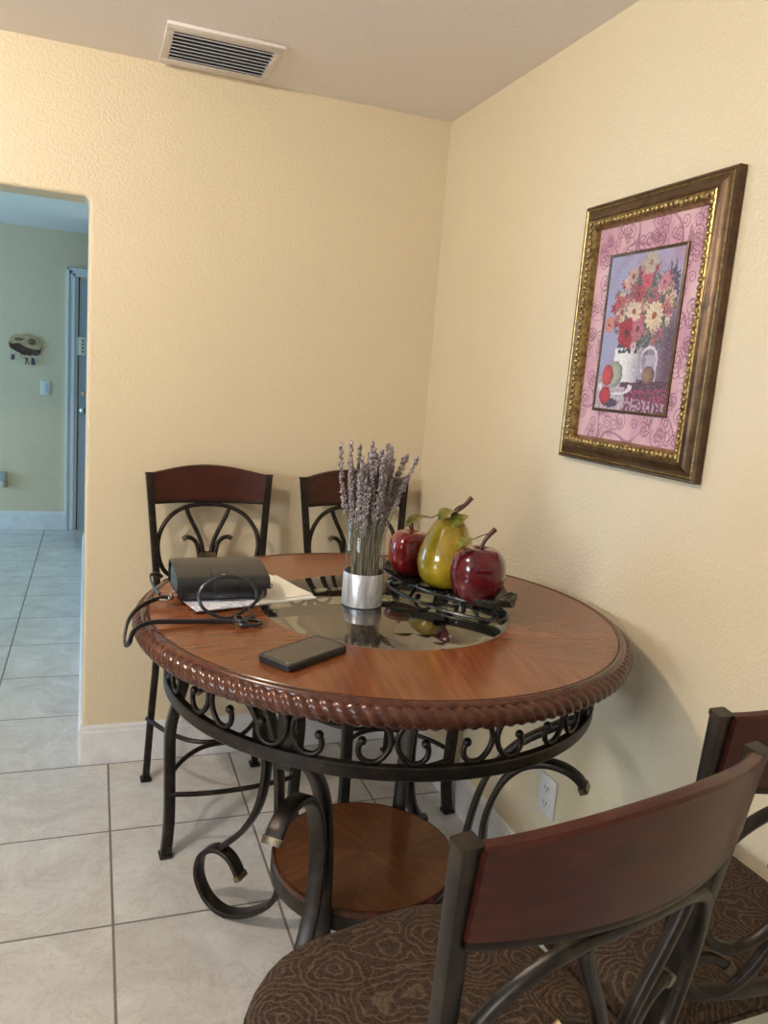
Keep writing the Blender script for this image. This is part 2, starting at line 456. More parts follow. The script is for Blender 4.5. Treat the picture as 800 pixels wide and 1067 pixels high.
b.lathe([(RT-.018, ZT-.0265), (RT-.018, ZT-.0005), (RT-.0155, ZT-.003), (RT-.013, ZT+.0002), (RT-.008, ZT+.0015), (RT-.002, ZT-.001), (RT+.001, ZT-.006), (RT+.002, ZT-.0265), (RT-.018, ZT-.0265)], n=160)
b.build('top_moulding', M['rim_wood'], tb, 50)
# rope edge
b = MB(); NB = 150; NS = NB*10; K = 18; vs = []
for i in range(NS):
    a = 2*PI*i/NS
    for j in range(K):
        th = 2*PI*j/K
        q = abs(math.sin((NB*a+3*th)/2))
        r = .0150+.0054*q**.75
        R = RT-.001+r*math.cos(th)*.92; z = ZT-.0255+r*math.sin(th)*1.05
        vs.append((R*math.cos(a), R*math.sin(a), z))
b.add(vs, [(i*K+j, i*K+(j+1) % K, ((i+1) % NS)*K+(j+1) % K, ((i+1) % NS)*K+j) for i in range(NS) for j in range(K)])
b.build('rope_edge', M['rim_wood'], tb, 80)
b = MB(); b.lathe([(RG+.02, ZT-.0265), (RG+.02, ZT-.04), (.52, ZT-.04), (.528, ZT-.0265), (RG+.02, ZT-.0265)], n=96); b.build('under_frame', M['rim_wood'], tb, 40)
b = MB(); b.lathe([(0, ZT-.009), (RG-.001, ZT-.009), (RG-.001, ZT-.0005), (RG-.003, ZT+.0008), (0, ZT+.0008)], n=128); b.build('glass_inset', M['glass'], tb, 40)
b = MB(); b.lathe([(RG-.015, ZT-.0265), (RG-.015, ZT-.0095), (RG-.0005, ZT-.0095), (RG-.0005, ZT-.001), (RG+.001, ZT-.001), (RG+.001, ZT-.0265), (RG-.015, ZT-.0265)], n=128); b.build('glass_seat', simple('dark_groove', (.03,.015,.01,1), .5), tb, 40)
# apron ring
b = MB(); b.lathe([(.485, .783), (.499, .783), (.501, .786), (.501, .807), (.499, .810), (.485, .810), (.485, .783)], n=128); b.build('apron_ring', M['metal'], tb, 30)
b = MB(); b.lathe([(.485, .905), (.499, .905), (.499, .915), (.485, .915), (.485, .905)], n=128); b.build('apron_ring', M['metal'], tb, 30)
RA = .492
def cyl(u, z, a0): a = a0+u/RA; return V(RA*math.cos(a), RA*math.sin(a), z)
for i in range(16):
    a0 = math.radians(253+22.5*i)
    for s in (-1, 1):
        b = MB()
        pts = [(.072, .905), (.052, .900), (.032, .893), (.013, .880), (.0055, .858), (.011, .835), (.028, .8165), (.048, .8150), (.061, .826), (.063, .842), (.058, .852)]
        b.tube([cyl(s*u, z, a0) for u, z in [(p.x, p.y) for p in crom([(u, z, 0) for u, z in pts], 5)]],   .0056, 0, 8)
        b.sphere(cyl(s*.0575, .853, a0), .0085, 0, 10, 8)
        b.build('apron_scroll', M['metal'], tb, 60)
# shelf
b = MB(); b.lathe([(.196, .262), (.229, .262), (.233, .268), (.233, .296), (.229, .300), (.196, .300), (.196, .262)], n=96); b.build('shelf_ring', M['metal'], tb, 40)
starburst('lower_shelf', 0, .226, .300, .318, 8, math.radians(20), 14, 9)
b = MB(); b.lathe([(.226, .300), (.231, .302), (.233, .309), (.231, .316), (.226, .3185), (.2235, .3185), (.2235, .300), (.226, .300)], n=96); b.build('shelf_edge', M['rim_wood'], tb, 40)
# legs
A_ = [(.489, .795), (.468, .785), (.42, .755), (.342, .69), (.286, .60), (.256, .47), (.243, .30), (.228, .19), (.245, .10), (.315, .036), (.392, .010), (.450, .032), (.485, .09), (.478, .155), (.432, .190), (.385, .176), (.352, .128)]
B_ = [(.506, .630), (.492, .650), (.460, .666), (.415, .668), (.362, .645), (.318, .585), (.292, .48), (.306, .36), (.350, .27), (.412, .204)]
def scale_end(pts, n, where):
    s = [1.0]*len(pts)
    return s
for az in (138, 229, 318, 48):
    a = math.radians(az); rad = V(math.cos(a), math.sin(a), 0); tan = V(-math.sin(a), math.cos(a), 0)
    e = lambda r, z: rad*r+V(0, 0, z)
    lg = MB(); pa = [e(p.x, p.y) for p in crom([(r, z, 0) for r, z in A_], 7)]
    lg.sweep(pa, rprof(.038, .015, .004), tan)
    lo = lg.build('leg', M['metal'], tb, 40)
    b = MB(); pb = [e(p.x, p.y) for p in crom([(r, z, 0) for r, z in B_], 7)]
    b.sweep(pb, rprof(.037, .015, .004), tan); b.build('leg_scroll', M['metal'], lo, 40)
    for q0, q1 in ((pa[-1], pa[-3]), (pb[0], pb[2])):
        b = MB(); d = (q0-q1).normalized(); b.sweep([q0-d*.010, q0+d*.004], rprof(.043, .020, .004), tan); b.build('end_cap', M['gold_metal'], lo, 40)
    b = MB(); q = e(.393, .006); b.sweep([q+V(0,0,-.006), q+V(0,0,.004)], rprof(.030, .022, .005), tan); b.build('foot_pad', M['metal'], lo, 40)
    b = MB(); b.sweep([e(.478, .765), e(.478, .905)], rprof(.034, .012, .003), tan); b.build('bracket', M['metal'], lo, 40)
    b = MB(); b.sweep([e(.20, .283), e(.24, .283)], rprof(.03, .02, .003), tan); b.build('shelf_bracket', M['metal'], lo, 40)

# ------------------------------------------------------------------ stool
def make_stool():
    root = empty('counter_stool')
    tag(root, 'x', 'chair')
    lean = .13
    def LP(s, z, off=0):
        x = s-.224; q = max(0, 1-(x/.213)**2)
        return V(x, -.285+(1.1-z)*lean-.050*q+off, z)
    sq = rprof(.0235, .019, .003)
    for sx in (-1, 1):
        b = MB()
        pts = crom([(sx*.200, -.240, 0.004), (sx*.191, -.222, .25), (sx*.180, -.215, .45), (sx*.176, -.219, .62), (sx*.192, -.255, .87), (sx*.2110, -.2855, 1.108)], 5)
        b.sweep(pts, sq, (1, 0, 0)); p = b.build('back_post', M['metal'], root, 40)
        b = MB(); b.sweep([pts[-1]-V(0, -.0004, .003), pts[-1]+V(0, -.0004, .003)], rprof(.0255, .0215, .003), (1, 0, 0)); b.build('post_cap', M['metal'], p, 40)
        b = MB(); b.bbox((sx*.200-.019, -.259, 0), (sx*.200+.019, -.221, .012), .003); b.build('foot_pad', M['metal'], p, 40)
        b = MB()
        pts = crom([(sx*.148, .170, .592), (sx*.152, .174, .56), (sx*.170, .190, .505), (sx*.192, .213, .45), (sx*.203, .226, .395), (sx*.201, .226, .28), (sx*.197, .223, .12), (sx*.206, .232, .004)], 5)
        b.sweep(pts, rprof(.032, .032, .005), (1, 0, 0)); p = b.build('front_leg', M['metal'], root, 40)
        b = MB(); b.bbox((sx*.206-.020, .232-.020, 0), (sx*.206+.020, .232+.020, .013), .004); b.build('foot_pad', M['metal'], p, 40)
    # seat frame
    def rr(hx, hy, r, n=8, yo=0, front=1.0):
        o = []
        for cx, cy, a in ((1,1,0),(-1,1,90),(-1,-1,180),(1,-1,270)):
            rad = r*(front if cy > 0 else .6)
            for q in range(n+1):
                t = math.radians(a+90*q/n); o.append((cx*(hx-rad)+rad*math.cos(t), cy*(hy-rad)+rad*math.sin(t)+yo))
        return o
    b = MB(); ol = rr(.200, .190, .10, 6, -.012)
    b.sweep([(x, y, .582) for x, y in ol], rprof(.022, .02, .004), (0, 0, 1), closed=True)
    b.build('seat_frame', M['metal'], root, 40)
    # cushion
    b = MB(); layers = [(.010, .590, .9), (.0, .600, 1), (.0, .614, 1), (.006, .628, 1), (.022, .638, 1), (.06, .645, 1), (.12, .649, 1), (.19, .650, 1)]
    rows = []
    for ins, z, _ in layers: rows.append([(x, y, z) for x, y in rr(.240-ins, .226-ins, max(.165-ins*.6, .03) if .226-ins > .165 else (.226-ins)*.9, 8, -.028, 1.0)])
    k = len(rows[0]); vs = [p for r in rows for p in r]
    fs = [(i*k+j, i*k+(j+1) % k, (i+1)*k+(j+1) % k, (i+1)*k+j) for i in range(len(rows)-1) for j in range(k)]
    fs.append(tuple(range((len(rows)-1)*k, len(rows)*k))); fs.append(tuple(range(k))[::-1])
    b.add(vs, fs); b.build('seat_cushion', M['fabric'], root, 60)
    b = MB(); b.sweep([(x, y, .598) for x, y in rr(.241, .227, .165, 8, -.028)], circ(.004, 6), (0, 0, 1), closed=True); b.build('seat_piping', M['fabric'], root.children[-1] if False else root, 60)
    # top rail
    b = MB(); n = 24; vs = []
    for i in range(n+1):
        s = .023+(.402)*i/n; q = 1-((s-.224)/.201)**2
        zt = 1.109+.025*max(0, q)**1.3
        for z, o in ((1.012, -.010), (1.055, -.0105), (zt-.003, -.010), (zt, -.006), (zt, .006), (zt-.003, .010), (1.055, .0105), (1.012, .010)):
            vs.append(LP(s, z, o))
    k = 8; fs = [(i*k+j, i*k+(j+1) % k, (i+1)*k+(j+1) % k, (i+1)*k+j) for i in range(n) for j in range(k)]
    fs += [tuple(range(k)), tuple(range(n*k, n*k+k))[::-1]]
    b.add(vs, fs); b.build('top_rail', M['rail_wood'], root, 35)
    b = MB(); b.sweep([LP(.026+.396*i/20, 1.006) for i in range(21)], rprof(.010, .016, .002), (0, 0, 1)); b.build('rail_strip', M['metal'], root, 40)
    b = MB(); b.sweep([LP(.052+.344*i/20, .668) for i in range(21)], rprof(.022, .014, .003), (0, 0, 1)); b.build('lower_rail', M['metal'], root, 40)
    # scrollwork
    rp = rprof(.0155, .0150, .005)
    def bar(name, pts, caps=(), m='metal', prof=rp, off=0):
        P = [LP(p.x, p.y, off) for p in crom([(s, z, 0) for s, z in pts], 6)]
        b = MB(); b.sweep(P, prof, (0, 1, .13)); o = b.build(name, M[m], root, 50)
        for e_ in caps:
            q = P[e_]; d = (P[e_]-P[e_+(2 if e_ == 0 else -2)]).normalized()
            b = MB(); b.sweep([q-d*.012, q+d*.003], rprof(.0175, .017, .004), (0, 1, .13)); b.build('curl_cap', M['gold_metal'], o, 40)
        return o
    half = [(.178, .800), (.152, .764), (.118, .745), (.080, .758), (.055, .800), (.046, .862), (.060, .915), (.098, .962), (.155, .988), (.224, .9945)]
    full = half+[(.448-s, z) for s, z in half[-2::-1]]
    full = [(s, z) for s, z in full]
    bar('hoop', full)
    for m in (0, 1):
        f = (lambda l: [(.448-s, z) for s, z in l]) if m else (lambda l: l)
        bar('fan_bar', f([(.148, .982), (.160, .950), (.188, .895), (.205, .85), (.211, .80)]))
        bar('curl', f([(.140, .874), (.152, .879), (.172, .872), (.188, .850), (.198, .80)]), (0,))
        bar('lower_fan_bar', f([(.060, .690), (.090, .668), (.124, .670), (.152, .700), (.175, .748), (.200, .80)]))
        bar('lower_curl', f([(.118, .712), (.102, .724), (.080, .732), (.062, .718), (.048, .695)]), (0,))
    b = MB(); c = LP(.224, .812)
    b.bbox((c.x-.030, c.y-.014, .796), (c.x+.030, c.y+.014, .826), .004); b.build('clamp', M['gold_metal'], root, 40)
    # stretchers
    st = circ(.0075, 8)
    for nm, pts in (('front_stretcher', [(-.21, .232, .205), (-.11, .252, .203), (0, .258, .202), (.11, .252, .203), (.21, .232, .205)]),
                    ('curved_stretcher', [(-.21, .228, .225), (-.16, .12, .232), (-.08, .035, .235), (0, .0085, .235), (.08, .035, .235), (.16, .12, .232), (.21, .228, .225)]),
                    ('curved_stretcher', [(-.204, -.222, .245), (-.15, -.11, .238), (-.08, -.03, .235), (0, -.0085, .235), (.08, -.03, .235), (.15, -.11, .238), (.204, -.222, .245)])):
        b = MB(); b.tube(crom(pts, 6), .0080); b.build(nm, M['metal'], root, 60)
    return root
st0 = make_stool()
GS = 'matching counter stools around the table'
def put(o, x, y, rz, label):
    o.location = (x, y, 0); o.rotation_euler = (0, 0, math.radians(rz)); o['label'] = label; o['group'] = GS
st1, st2, st3 = copy_tree(st0), copy_tree(st0), copy_tree(st0)
put(st0, -.818, -.385, 184.5, 'metal and mahogany stool against the back wall, nearest the doorway, behind the black purse')
put(st1, -.272, -.385, 186.5, 'metal and mahogany stool against the back wall in the room corner, behind the lavender vase')
put(st2, -.783, -2.012, 12.5, 'large foreground stool seen from behind, curved mahogany rail across the bottom of the photo')
put(st3, -.282, -1.862, 2, 'stool pushed close to the right wall, cut off by the right edge of the photo')

# ------------------------------------------------------------------ vase with lavender
VX, VY = -.625, -1.172; ZG = ZT+.0008
vs_ = empty('flower_vase', (VX, VY, ZG), 0, 'clear cylinder glass vase with silver band at the base on the glass centre', 'vase')
b = MB(); b.lathe([(0, .0), (.045, 0), (.047, .003), (.047, .205), (.0455, .207), (.044, .205), (.044, .010), (.0, .008)], n=40); b.build('vase_body', M['vase_glass'], vs_, 40)
def silver():
    t = NT('crinkled_silver'); w = t.coord('Object', (14, 14, 5)); n = t.noise(w, 2.4, 4, .6, 1.0)
    t.set(Base_Color=t.ramp(n, [(.3, (.36,.38,.43)), (.6, (.75,.77,.82))]), Metallic=.55, Roughness=.33); t.bump(n, .6, .006); return t.m
b = MB(); b.lathe([(.0474, .002), (.0484, .004), (.0484, .079), (.0474, .081)], n=40); b.build('silver_band', silver(), vs_, 40)
lav_m = simple('dried_lavender_bud', (.30, .255, .26, 1), .9, var=.5, vs=90); stem_m = simple('dried_stem', (.25, .22, .16, 1), .85)
def sprig_mesh(seed):
    r = random.Random(seed); b = MB(); L = .335+r.uniform(-.03, .03)
    bx, by = r.uniform(-.02, .02), r.uniform(-.02, .02)
    pts = crom([(0, 0, 0), (bx*.4, by*.4, L*.4), (bx, by, L*.7), (bx*1.4, by*.8, L)], 4)
    b.tube(pts, .0013, 1, 4)
    z = L*.50+r.uniform(0, .03)
    while z < L:
        t = z/L; i = min(len(pts)-2, int(t*(len(pts)-1))); f = t*(len(pts)-1)-i
        p = pts[i].lerp(pts[i+1], f); rad = .0085*(1.15-(t-.5)*1.2)*r.uniform(.7, 1.25)
        a0 = r.uniform(0, 6)
        for q in range(6):
            a = a0+q*2*PI/6+r.uniform(-.3, .3); d = V(math.cos(a), math.sin(a), .7)
            d.z = .7; c = p+d*rad*.62+V(0, 0, r.uniform(-.006, .006)); rr2 = r.uniform(.0016, .0030)
            bm = bmesh.new(); bmesh.ops.create_icosphere(bm, subdivisions=1, radius=rr2)
            b.bm(bm, 0, Matrix.Translation(c) @ Matrix.Diagonal((1, 1, 1.5, 1)))
        z += r.uniform(.0075, .014)
    b.sphere(pts[-1], .003, 0, 6, 4, (1, 1, 2))
    return b.build('lavender_sprig', [lav_m, stem_m])
protos = [sprig_mesh(i) for i in range(6)]
NSP = 96
for i in range(NSP):
    o = protos[i] if i < 6 else protos[i % 6].copy()
    if i >= 6: col.objects.link(o)
    br, ba = .038*math.sqrt(rnd.random()), rnd.uniform(0, 2*PI)
    bx, by = br*math.cos(ba), br*math.sin(ba)
    tr = .040*math.sqrt(rnd.random()); ta = ba+rnd.uniform(-1.0, 1.0)
    tx, ty = tr*math.cos(ta), tr*math.sin(ta)
    k = 1.0
    if i % 6 == 5: tx, ty = .038, rnd.uniform(-.02, .0); bx = -.025; k = 1.0
    h0 = .205
    d = V(tx-bx, ty-by, h0).normalized()
    if i % 6 == 5: d = V(rnd.uniform(.16, .44), rnd.uniform(-.12, .12), 1).normalized(); bx = -.03+rnd.uniform(0, .012)
    o.location = (VX+bx, VY+by, ZG+.0105)
    o.rotation_mode = 'QUATERNION'; o.rotation_quaternion = d.to_track_quat('Z', 'Y')
    s = rnd.uniform(.84, 1.04)*(1.0 if i % 6 != 5 else 1.03); o.scale = (s, s, s)
    tag(o, 'dried purple grey lavender sprig standing in the glass vase', 'dried flower', 'dried lavender sprigs in the vase')

# ------------------------------------------------------------------ fruit tray and fruit
ZTRY = ZG+.036
tx, ty = -.402, -1.150; tdir = math.radians(-71)
tr_ = empty('fruit_tray', (tx, ty, ZG), tdir, 'long dark leaf shaped metal tray on scroll feet, holding the fruit', 'tray')
tm = metal('dark_tray_metal', (.05, .05, .048), (.30, .29, .27), .5, .3)
b = MB(); nx, ny = 36, 14; L_, W_ = .225, .100; vs = []
def tray_pt(i, j, dz=0):
    u = -1+2*i/nx; v = -1+2*j/ny
    w = W_*(1-abs(u)**2.6)**.62 if abs(u) < 1 else 0
    w = max(w, .012)*(1+.07*math.sin(u*17))
    z = .036+.014*abs(u)**3+.016*abs(v)**3-.006+.003*math.sin(u*17)*abs(v)**3
    return V(u*L_, v*w, z+dz)
for dz in (0, -.004):
    for i in range(nx+1):
        for j in range(ny+1): vs.append(tray_pt(i, j, dz))
k = ny+1; off = (nx+1)*k; fs = []
for i in range(nx):
    for j in range(ny):
        fs.append((i*k+j, (i+1)*k+j, (i+1)*k+j+1, i*k+j+1)); fs.append((off+i*k+j, off+i*k+j+1, off+(i+1)*k+j+1, off+(i+1)*k+j))
    for j in (0, ny): fs.append((i*k+j, (i+1)*k+j, off+(i+1)*k+j, off+i*k+j))
for j in range(ny):
    for i in (0, nx): fs.append((i*k+j, i*k+j+1, off+i*k+j+1, off+i*k+j))
b.add(vs, fs); b.build('tray_leaf', tm, tr_, 50)
b = MB(); b.tube([tray_pt(i, ny//2, .002) for i in range(nx+1)], .003, 0, 6)
for i in range(4, nx-2, 4):
    for s in (0, ny): b.tube([tray_pt(i, ny//2, .002), tray_pt(i+2, (ny//2+s)//2, .002), tray_pt(i+3, s, .002)], .002, 0, 6)
b.build('leaf_vein', tm, tr_, 60)
b = MB(); ring = [(.20*math.cos(2*PI*i/48), .088*math.sin(2*PI*i/48), .005) for i in range(48)]
b.sweep(ring, circ(.0045, 8), (0, 0, 1), closed=True); b.build('base_ring', tm, tr_, 60)
for s in (-1, 1):
    b = MB(); b.bbox((s*.10-.014, -.012, .004), (s*.10+.014, .012, .030), .003); b.build('post', tm, tr_, 40)
    for q in (-1, 1):
        b = MB(); b.tube(crom([(s*.10, q*.008, .029), (s*.115, q*.04, .030), (s*.125, q*.062, .024), (s*.13, q*.066, .012), (s*.125, q*.052, .008), (s*.12, q*.046, .016)], 5), .0048, 0, 8); b.build('foot_scroll', tm, tr_, 60)
b = MB()
for p0, p1 in (((-.19, 0), (.19, 0)), ((.10, 0), (.17, .045)), ((.10, 0), (.17, -.045)), ((-.10, 0), (-.17, .045)), ((-.10, 0), (-.17, -.045)), ((.03, .086), (.10, 0)), ((.03, -.086), (.10, 0)), ((-.03, .086), (-.10, 0)), ((-.03, -.086), (-.10, 0))):
    b.tube([(*p0, .006), (*p1, .006)], .0042, 0, 6)
b.build('base_bars', tm, tr_, 60)

def lacquer(name, c1, c2, c3=None, axis_blend=True):
    t = NT(name); w = t.coord('Object'); n = t.noise(w, 9, 5, .6, .8); n2 = t.noise(w, 120, 3)
    c = t.ramp(n, [(.3, c1), (.55, c2), (.75, c3 or c2)])
    t.set(Base_Color=c, Roughness=.2, Coat_Weight=1.0, Coat_Roughness=.03, Specular_IOR_Level=.2); return t.m
red = lacquer('red_lacquer', (.10, .004, .007), (.22, .008, .011), (.33, .015, .012))
dred = lacquer('deep_red_lacquer', (.055, .002, .007), (.12, .004, .010), (.20, .008, .012))
yel = lacquer('olive_yellow_lacquer', (.25, .165, .010), (.44, .30, .016), (.54, .29, .018))
stemm = simple('brown_wood_stem', (.075, .022, .014, 1), .3, coat=.5, var=.3)
def leafm():
    t = NT('green_gold_leaf'); w = t.coord('Object'); n = t.noise(w, 60, 4)
    t.set(Base_Color=t.ramp(n, [(.3, (.10, .12, .015)), (.7, (.34, .31, .06))]), Metallic=.3, Roughness=.35); t.bump(n, .4, .003); return t.m
leafm = leafm()
def leaf(name, p0, p1, w, droop, par, up=(0, 0, 1)):
    p0, p1 = V(*p0), V(*p1); d = p1-p0; side = d.cross(V(*up)).normalized(); nrm = side.cross(d).normalized()
    b = MB(); n = 12; vs = []
    for dz in (0, -.0012):
        for i in range(n+1):
            t = i/n; ww = w*math.sin(PI*min(1, t*.97+.015))**.8
            for j in (-1, -.5, 0, .5, 1):
                vs.append(p0+d*t+side*ww*j*(1+.06*math.sin(i*2.6)*abs(j))+nrm*(droop*math.sin(PI*t)+ww*.28*abs(j)+dz))
    k = 5; off = (n+1)*k; fs = []
    for i in range(n):
        for j in range(4): fs += [(i*k+j, (i+1)*k+j, (i+1)*k+j+1, i*k+j+1), (off+i*k+j, off+i*k+j+1, off+(i+1)*k+j+1, off+(i+1)*k+j)]
        for j in (0, 4): fs.append((i*k+j, (i+1)*k+j, off+(i+1)*k+j, off+i*k+j))
    for j in range(4):
        for i in (0, n): fs.append((i*k+j, i*k+j+1, off+i*k+j+1, off+i*k+j))
    b.add(vs, fs); return b.build(name, leafm, par, 60)
def fruit(name, loc, prof, m, label, cat, tilt=(0, 0), lobes=0, sq=.0):
    o = empty(name, loc, 0, label, cat)
    b = MB(); n = 40; k = len(prof); vs = []
    P = crom([(r, z, 0) for r, z in prof], 4)
    for i in range(n):
        a = 2*PI*i/n
        for p in P:
            q = 1+lobes*math.cos(5*a)*min(1, max(0, abs(p.y-.0)/.06))
            vs.append((p.x*q*math.cos(a)+tilt[0]*p.y, p.x*q*math.sin(a)+tilt[1]*p.y, p.y))
    k = len(P); fs = [(i*k+j, ((i+1) % n)*k+j, ((i+1) % n)*k+j+1, i*k+j+1) for i in range(n) for j in range(k-1)]
    b.add(vs, fs); b.build('fruit_body', m, o, 80)
    return o
def apple_prof(r, h):
    return [(.0005, .010*h/.12), (.012, .003), (r*.42, .0), (r*.75, h*.14), (r*.95, h*.36), (r, h*.58), (r*.93, h*.80), (r*.68, h*.96), (r*.36, h*1.0), (r*.14, h*.95), (.0005, h*.90)]
r1, h1 = .066, .132
fa = fruit('decorative_apple', (-.386, -1.290, ZTRY-.003), apple_prof(r1, h1), dred, 'larger deep red glossy ornamental apple at the front right end of the tray', 'ornament', lobes=.02)
b = MB(); b.tube(crom([(0, 0, h1*.88), (.004, 0, h1*1.02), (.014, 0, h1*1.17), (.034, 0, h1*1.33)], 5), .0048, 0, 8, scale=[.8+.6*(i/15)**2 for i in range(16)]); sx_ = b.build('stem', stemm, fa, 50)
b = MB(); b.tube(crom([(.024, 0, h1*1.26), (.0, -.002, h1*1.22), (-.022, -.003, h1*1.15)], 4), .0012, 0, 6); b.build('twig', stemm, sx_)
leaf('leaf', (-.018, -.003, h1*1.16), (-.072, -.02, h1*1.02), .015, .006, fa)
r2, h2 = .058, .116
fb = fruit('decorative_apple', (-.452, -1.035, ZTRY-.003), apple_prof(r2, h2), red, 'smaller bright red ornamental apple between the vase and the pear', 'ornament', lobes=.02)
b = MB(); b.tube(crom([(0, 0, h2*.88), (.0, 0, h2*1.05), (-.006, .003, h2*1.35)], 5), .0038, 0, 8); b.tube(crom([(0, 0, h2*.95), (-.016, 0, h2*1.25)], 5), .0022, 0, 6); b.build('stem', stemm, fb, 50)
pp = [(.0005, .010), (.014, .002), (.030, .0), (.056, .018), (.069, .050), (.070, .080), (.062, .112), (.050, .140), (.038, .162), (.022, .176), (.0005, .179)]
fp = fruit('decorative_pear', (-.408, -1.152, ZTRY-.003), pp, yel, 'large olive yellow ornamental pear in the middle of the tray', 'ornament', tilt=(.03, -.02))
b = MB(); b.tube(crom([(.004, 0, .172), (.018, 0, .188), (.040, 0, .206), (.058, 0, .226)], 5), .0060, 0, 8, scale=[.55+.55*(i/15) for i in range(16)])
b.tube(crom([(.006, .004, .175), (.022, .006, .198), (.048, .002, .212)], 4), .0022, 0, 6); b.build('stem', stemm, fp, 50)
leaf('leaf', (.022, -.006, .190), (-.042, -.035, .176), .022, .010, fp)
leaf('leaf', (.038, -.018, .186), (-.012, -.056, .160), .021, .008, fp)
leaf('leaf', (-.050, -.01, .176), (-.125, -.03, .158), .020, .010, fp)
b = MB(); b.tube(crom([(.012, 0, .186), (-.020, -.006, .188), (-.052, -.012, .176)], 4), .0012, 0, 6); b.build('twig', stemm, fp)

# ------------------------------------------------------------------ phone
import itertools
def quad_box(mb, c4, z0, z1, r=.01, seg=4, mi=0):
    """rounded quad prism from 4 xy corners"""
    n = 4; ol = []
    for i in range(4):
        p, a, c = V(*c4[i], 0), V(*c4[i-1], 0), V(*c4[(i+1) % 4], 0)
        d0 = (a-p).normalized(); d1 = (c-p).normalized()
        for q in range(seg+1):
            t = q/seg; A = p+d0*r; B = p+d1*r
            ol.append(A*(1-t)**2+p*2*t*(1-t)+B*t*t)
    e = .0016; k = len(ol); cen = sum(ol, V(0,0,0))/k; vs = []
    for z, ins in ((z0, e), (z0+e, 0), (z1-e, 0), (z1, e)):
        for p in ol: d = (p-cen); vs.append((p-d.normalized()*ins)+V(0, 0, z))
    fs = [(i*k+j, i*k+(j+1) % k, (i+1)*k+(j+1) % k, (i+1)*k+j) for i in range(3) for j in range(k)]
    fs += [tuple(range(k))[::-1], tuple(range(3*k, 4*k))]; mb.add(vs, fs, mi)
ph = empty('smartphone', (-.847, -1.492, ZT), math.radians(33), 'black smartphone in a black case lying face up at the front of the table', 'phone')
b = MB(); quad_box(b, [(-.083, -.0415), (.083, -.0415), (.083, .0415), (-.083, .0415)], .0003, .0140, .012); b.build('phone_case', simple('black_rubber_case', (.012, .012, .013, 1), .5), ph, 40)
b = MB(); quad_box(b, [(-.0785, -.037), (.0785, -.037), (.0785, .037), (-.0785, .037)], .0110, .0144, .010); b.build('screen', simple('phone_glass', (.045, .04, .036, 1), .16, spec=.7), ph, 40)

# ------------------------------------------------------------------ papers and purse
def sheet(name, pts, z, m, label, cat='paper', t=.0008, group=None):
    b = MB(); n = len(pts)
    b.add([(x, y, z) for x, y in pts]+[(x, y, z+t) for x, y in pts], [tuple(range(n))[::-1], tuple(range(n, 2*n))]+[(i, (i+1) % n, (i+1) % n+n, i+n) for i in range(n)])
    return tag(b.build(name, m), label, cat, group)
def rect(cx, cy, w, h, a):
    a = math.radians(a); c, s = math.cos(a), math.sin(a)
    return [(cx+x*c-y*s, cy+x*s+y*c) for x, y in ((-w/2, -h/2), (w/2, -h/2), (w/2, h/2), (-w/2, h/2))]
def printed():
    t = NT('printed_envelope'); w = t.coord('World'); n = t.noise(w, 45, 3); n2 = t.noise(w, 22, 2)
    c = t.ramp(n, [(.42, (.72,.74,.80)), (.47, (.25,.27,.50)), (.5, (.72,.74,.80))])
    c = t.mix(c, (.55, .25, .22, 1), t.ramp(n2, [(.6, (0,0,0)), (.66, (.6,.6,.6))])); t.set(Base_Color=c, Roughness=.5); return t.m
sheet('letter', rect(-.862, -1.045, .235, .215, 14), ZT+.0006, M['paper'], 'lower white letter sheet under the black purse, corner over the glass', 'paper', .003)
sheet('letter', rect(-.875, -1.015, .225, .26, 20), ZT+.0042, simple('cream_paper', (.84, .80, .68, 1), .6), 'upper cream folded sheet under the purse, showing to its right', 'paper', .002)
sheet('envelope', rect(-.955, -1.150, .15, .10, 14), ZT+.0068, printed(), 'white envelope with blue and red print sticking out in front of the purse', 'envelope', .002)
PB = ZT+.0092
pu = empty('purse', (-.950, -1.080, PB), math.radians(3), 'small black leather purse with a tab clasp and long strap lying on the papers', 'bag')
b = MB(); b.bbox((-.118, -.075, .0), (.118, .075, .050), .012, seg=4); b.build('purse_body', M['leather'], pu, 50)
b = MB()
fl = [(.079, .010), (.081, .035), (.076, .052), (.060, .0575), (.0, .0600), (-.060, .0575), (-.076, .0525), (-.0805, .040), (-.081, .030)]
P = [(p.x, p.y) for p in crom([(y, z, 0) for y, z in fl], 3)]
b.sweep([(0, y, z) for y, z in P], [(-.121, -.0012), (.121, -.0012), (.121, .0012), (-.121, .0012)], (1, 0, 0)); b.build('flap', M['leather'], pu, 60)
b = MB(); b.sweep([(0, y, z+.002) for y, z in [(p.x, p.y) for p in crom([(-.020, .0605, 0), (-.060, .0590, 0), (-.0785, .053, 0), (-.084, .040, 0), (-.085, .020, 0), (-.083, .008, 0)], 4)]], rprof(.058, .003, .001), (1, 0, 0)); b.build('tab', M['leather'], pu, 60)
b = MB(); b.sphere((0, -.066, .063), .006, 0, 10, 8, (1,1,.4)); b.build('snap', M['chrome'], pu, 60)
def ringm(c, r, tr, ax): 
    b = MB(); a = Vector(ax).normalized(); u = a.orthogonal().normalized(); w = a.cross(u)
    b.tube([V(*c)+(u*math.cos(t)+w*math.sin(t))*r for t in [2*PI*i/16 for i in range(16)]], tr, 0, 6, True); return b
for c, ax in (((-.126, -.072, .022), (0, 1, .3)), ((-.138, -.078, .016), (1, .2, 0)), ((.124, -.06, .030), (0, 1, .4))):
    ringm(c, .008, .0016, ax).build('ring', M['chrome'], pu, 60)
b = MB(); b.bbox((-.165, -.088, .004), (-.143, -.074, .012), .003); b.build('buckle', M['chrome'], pu, 40)
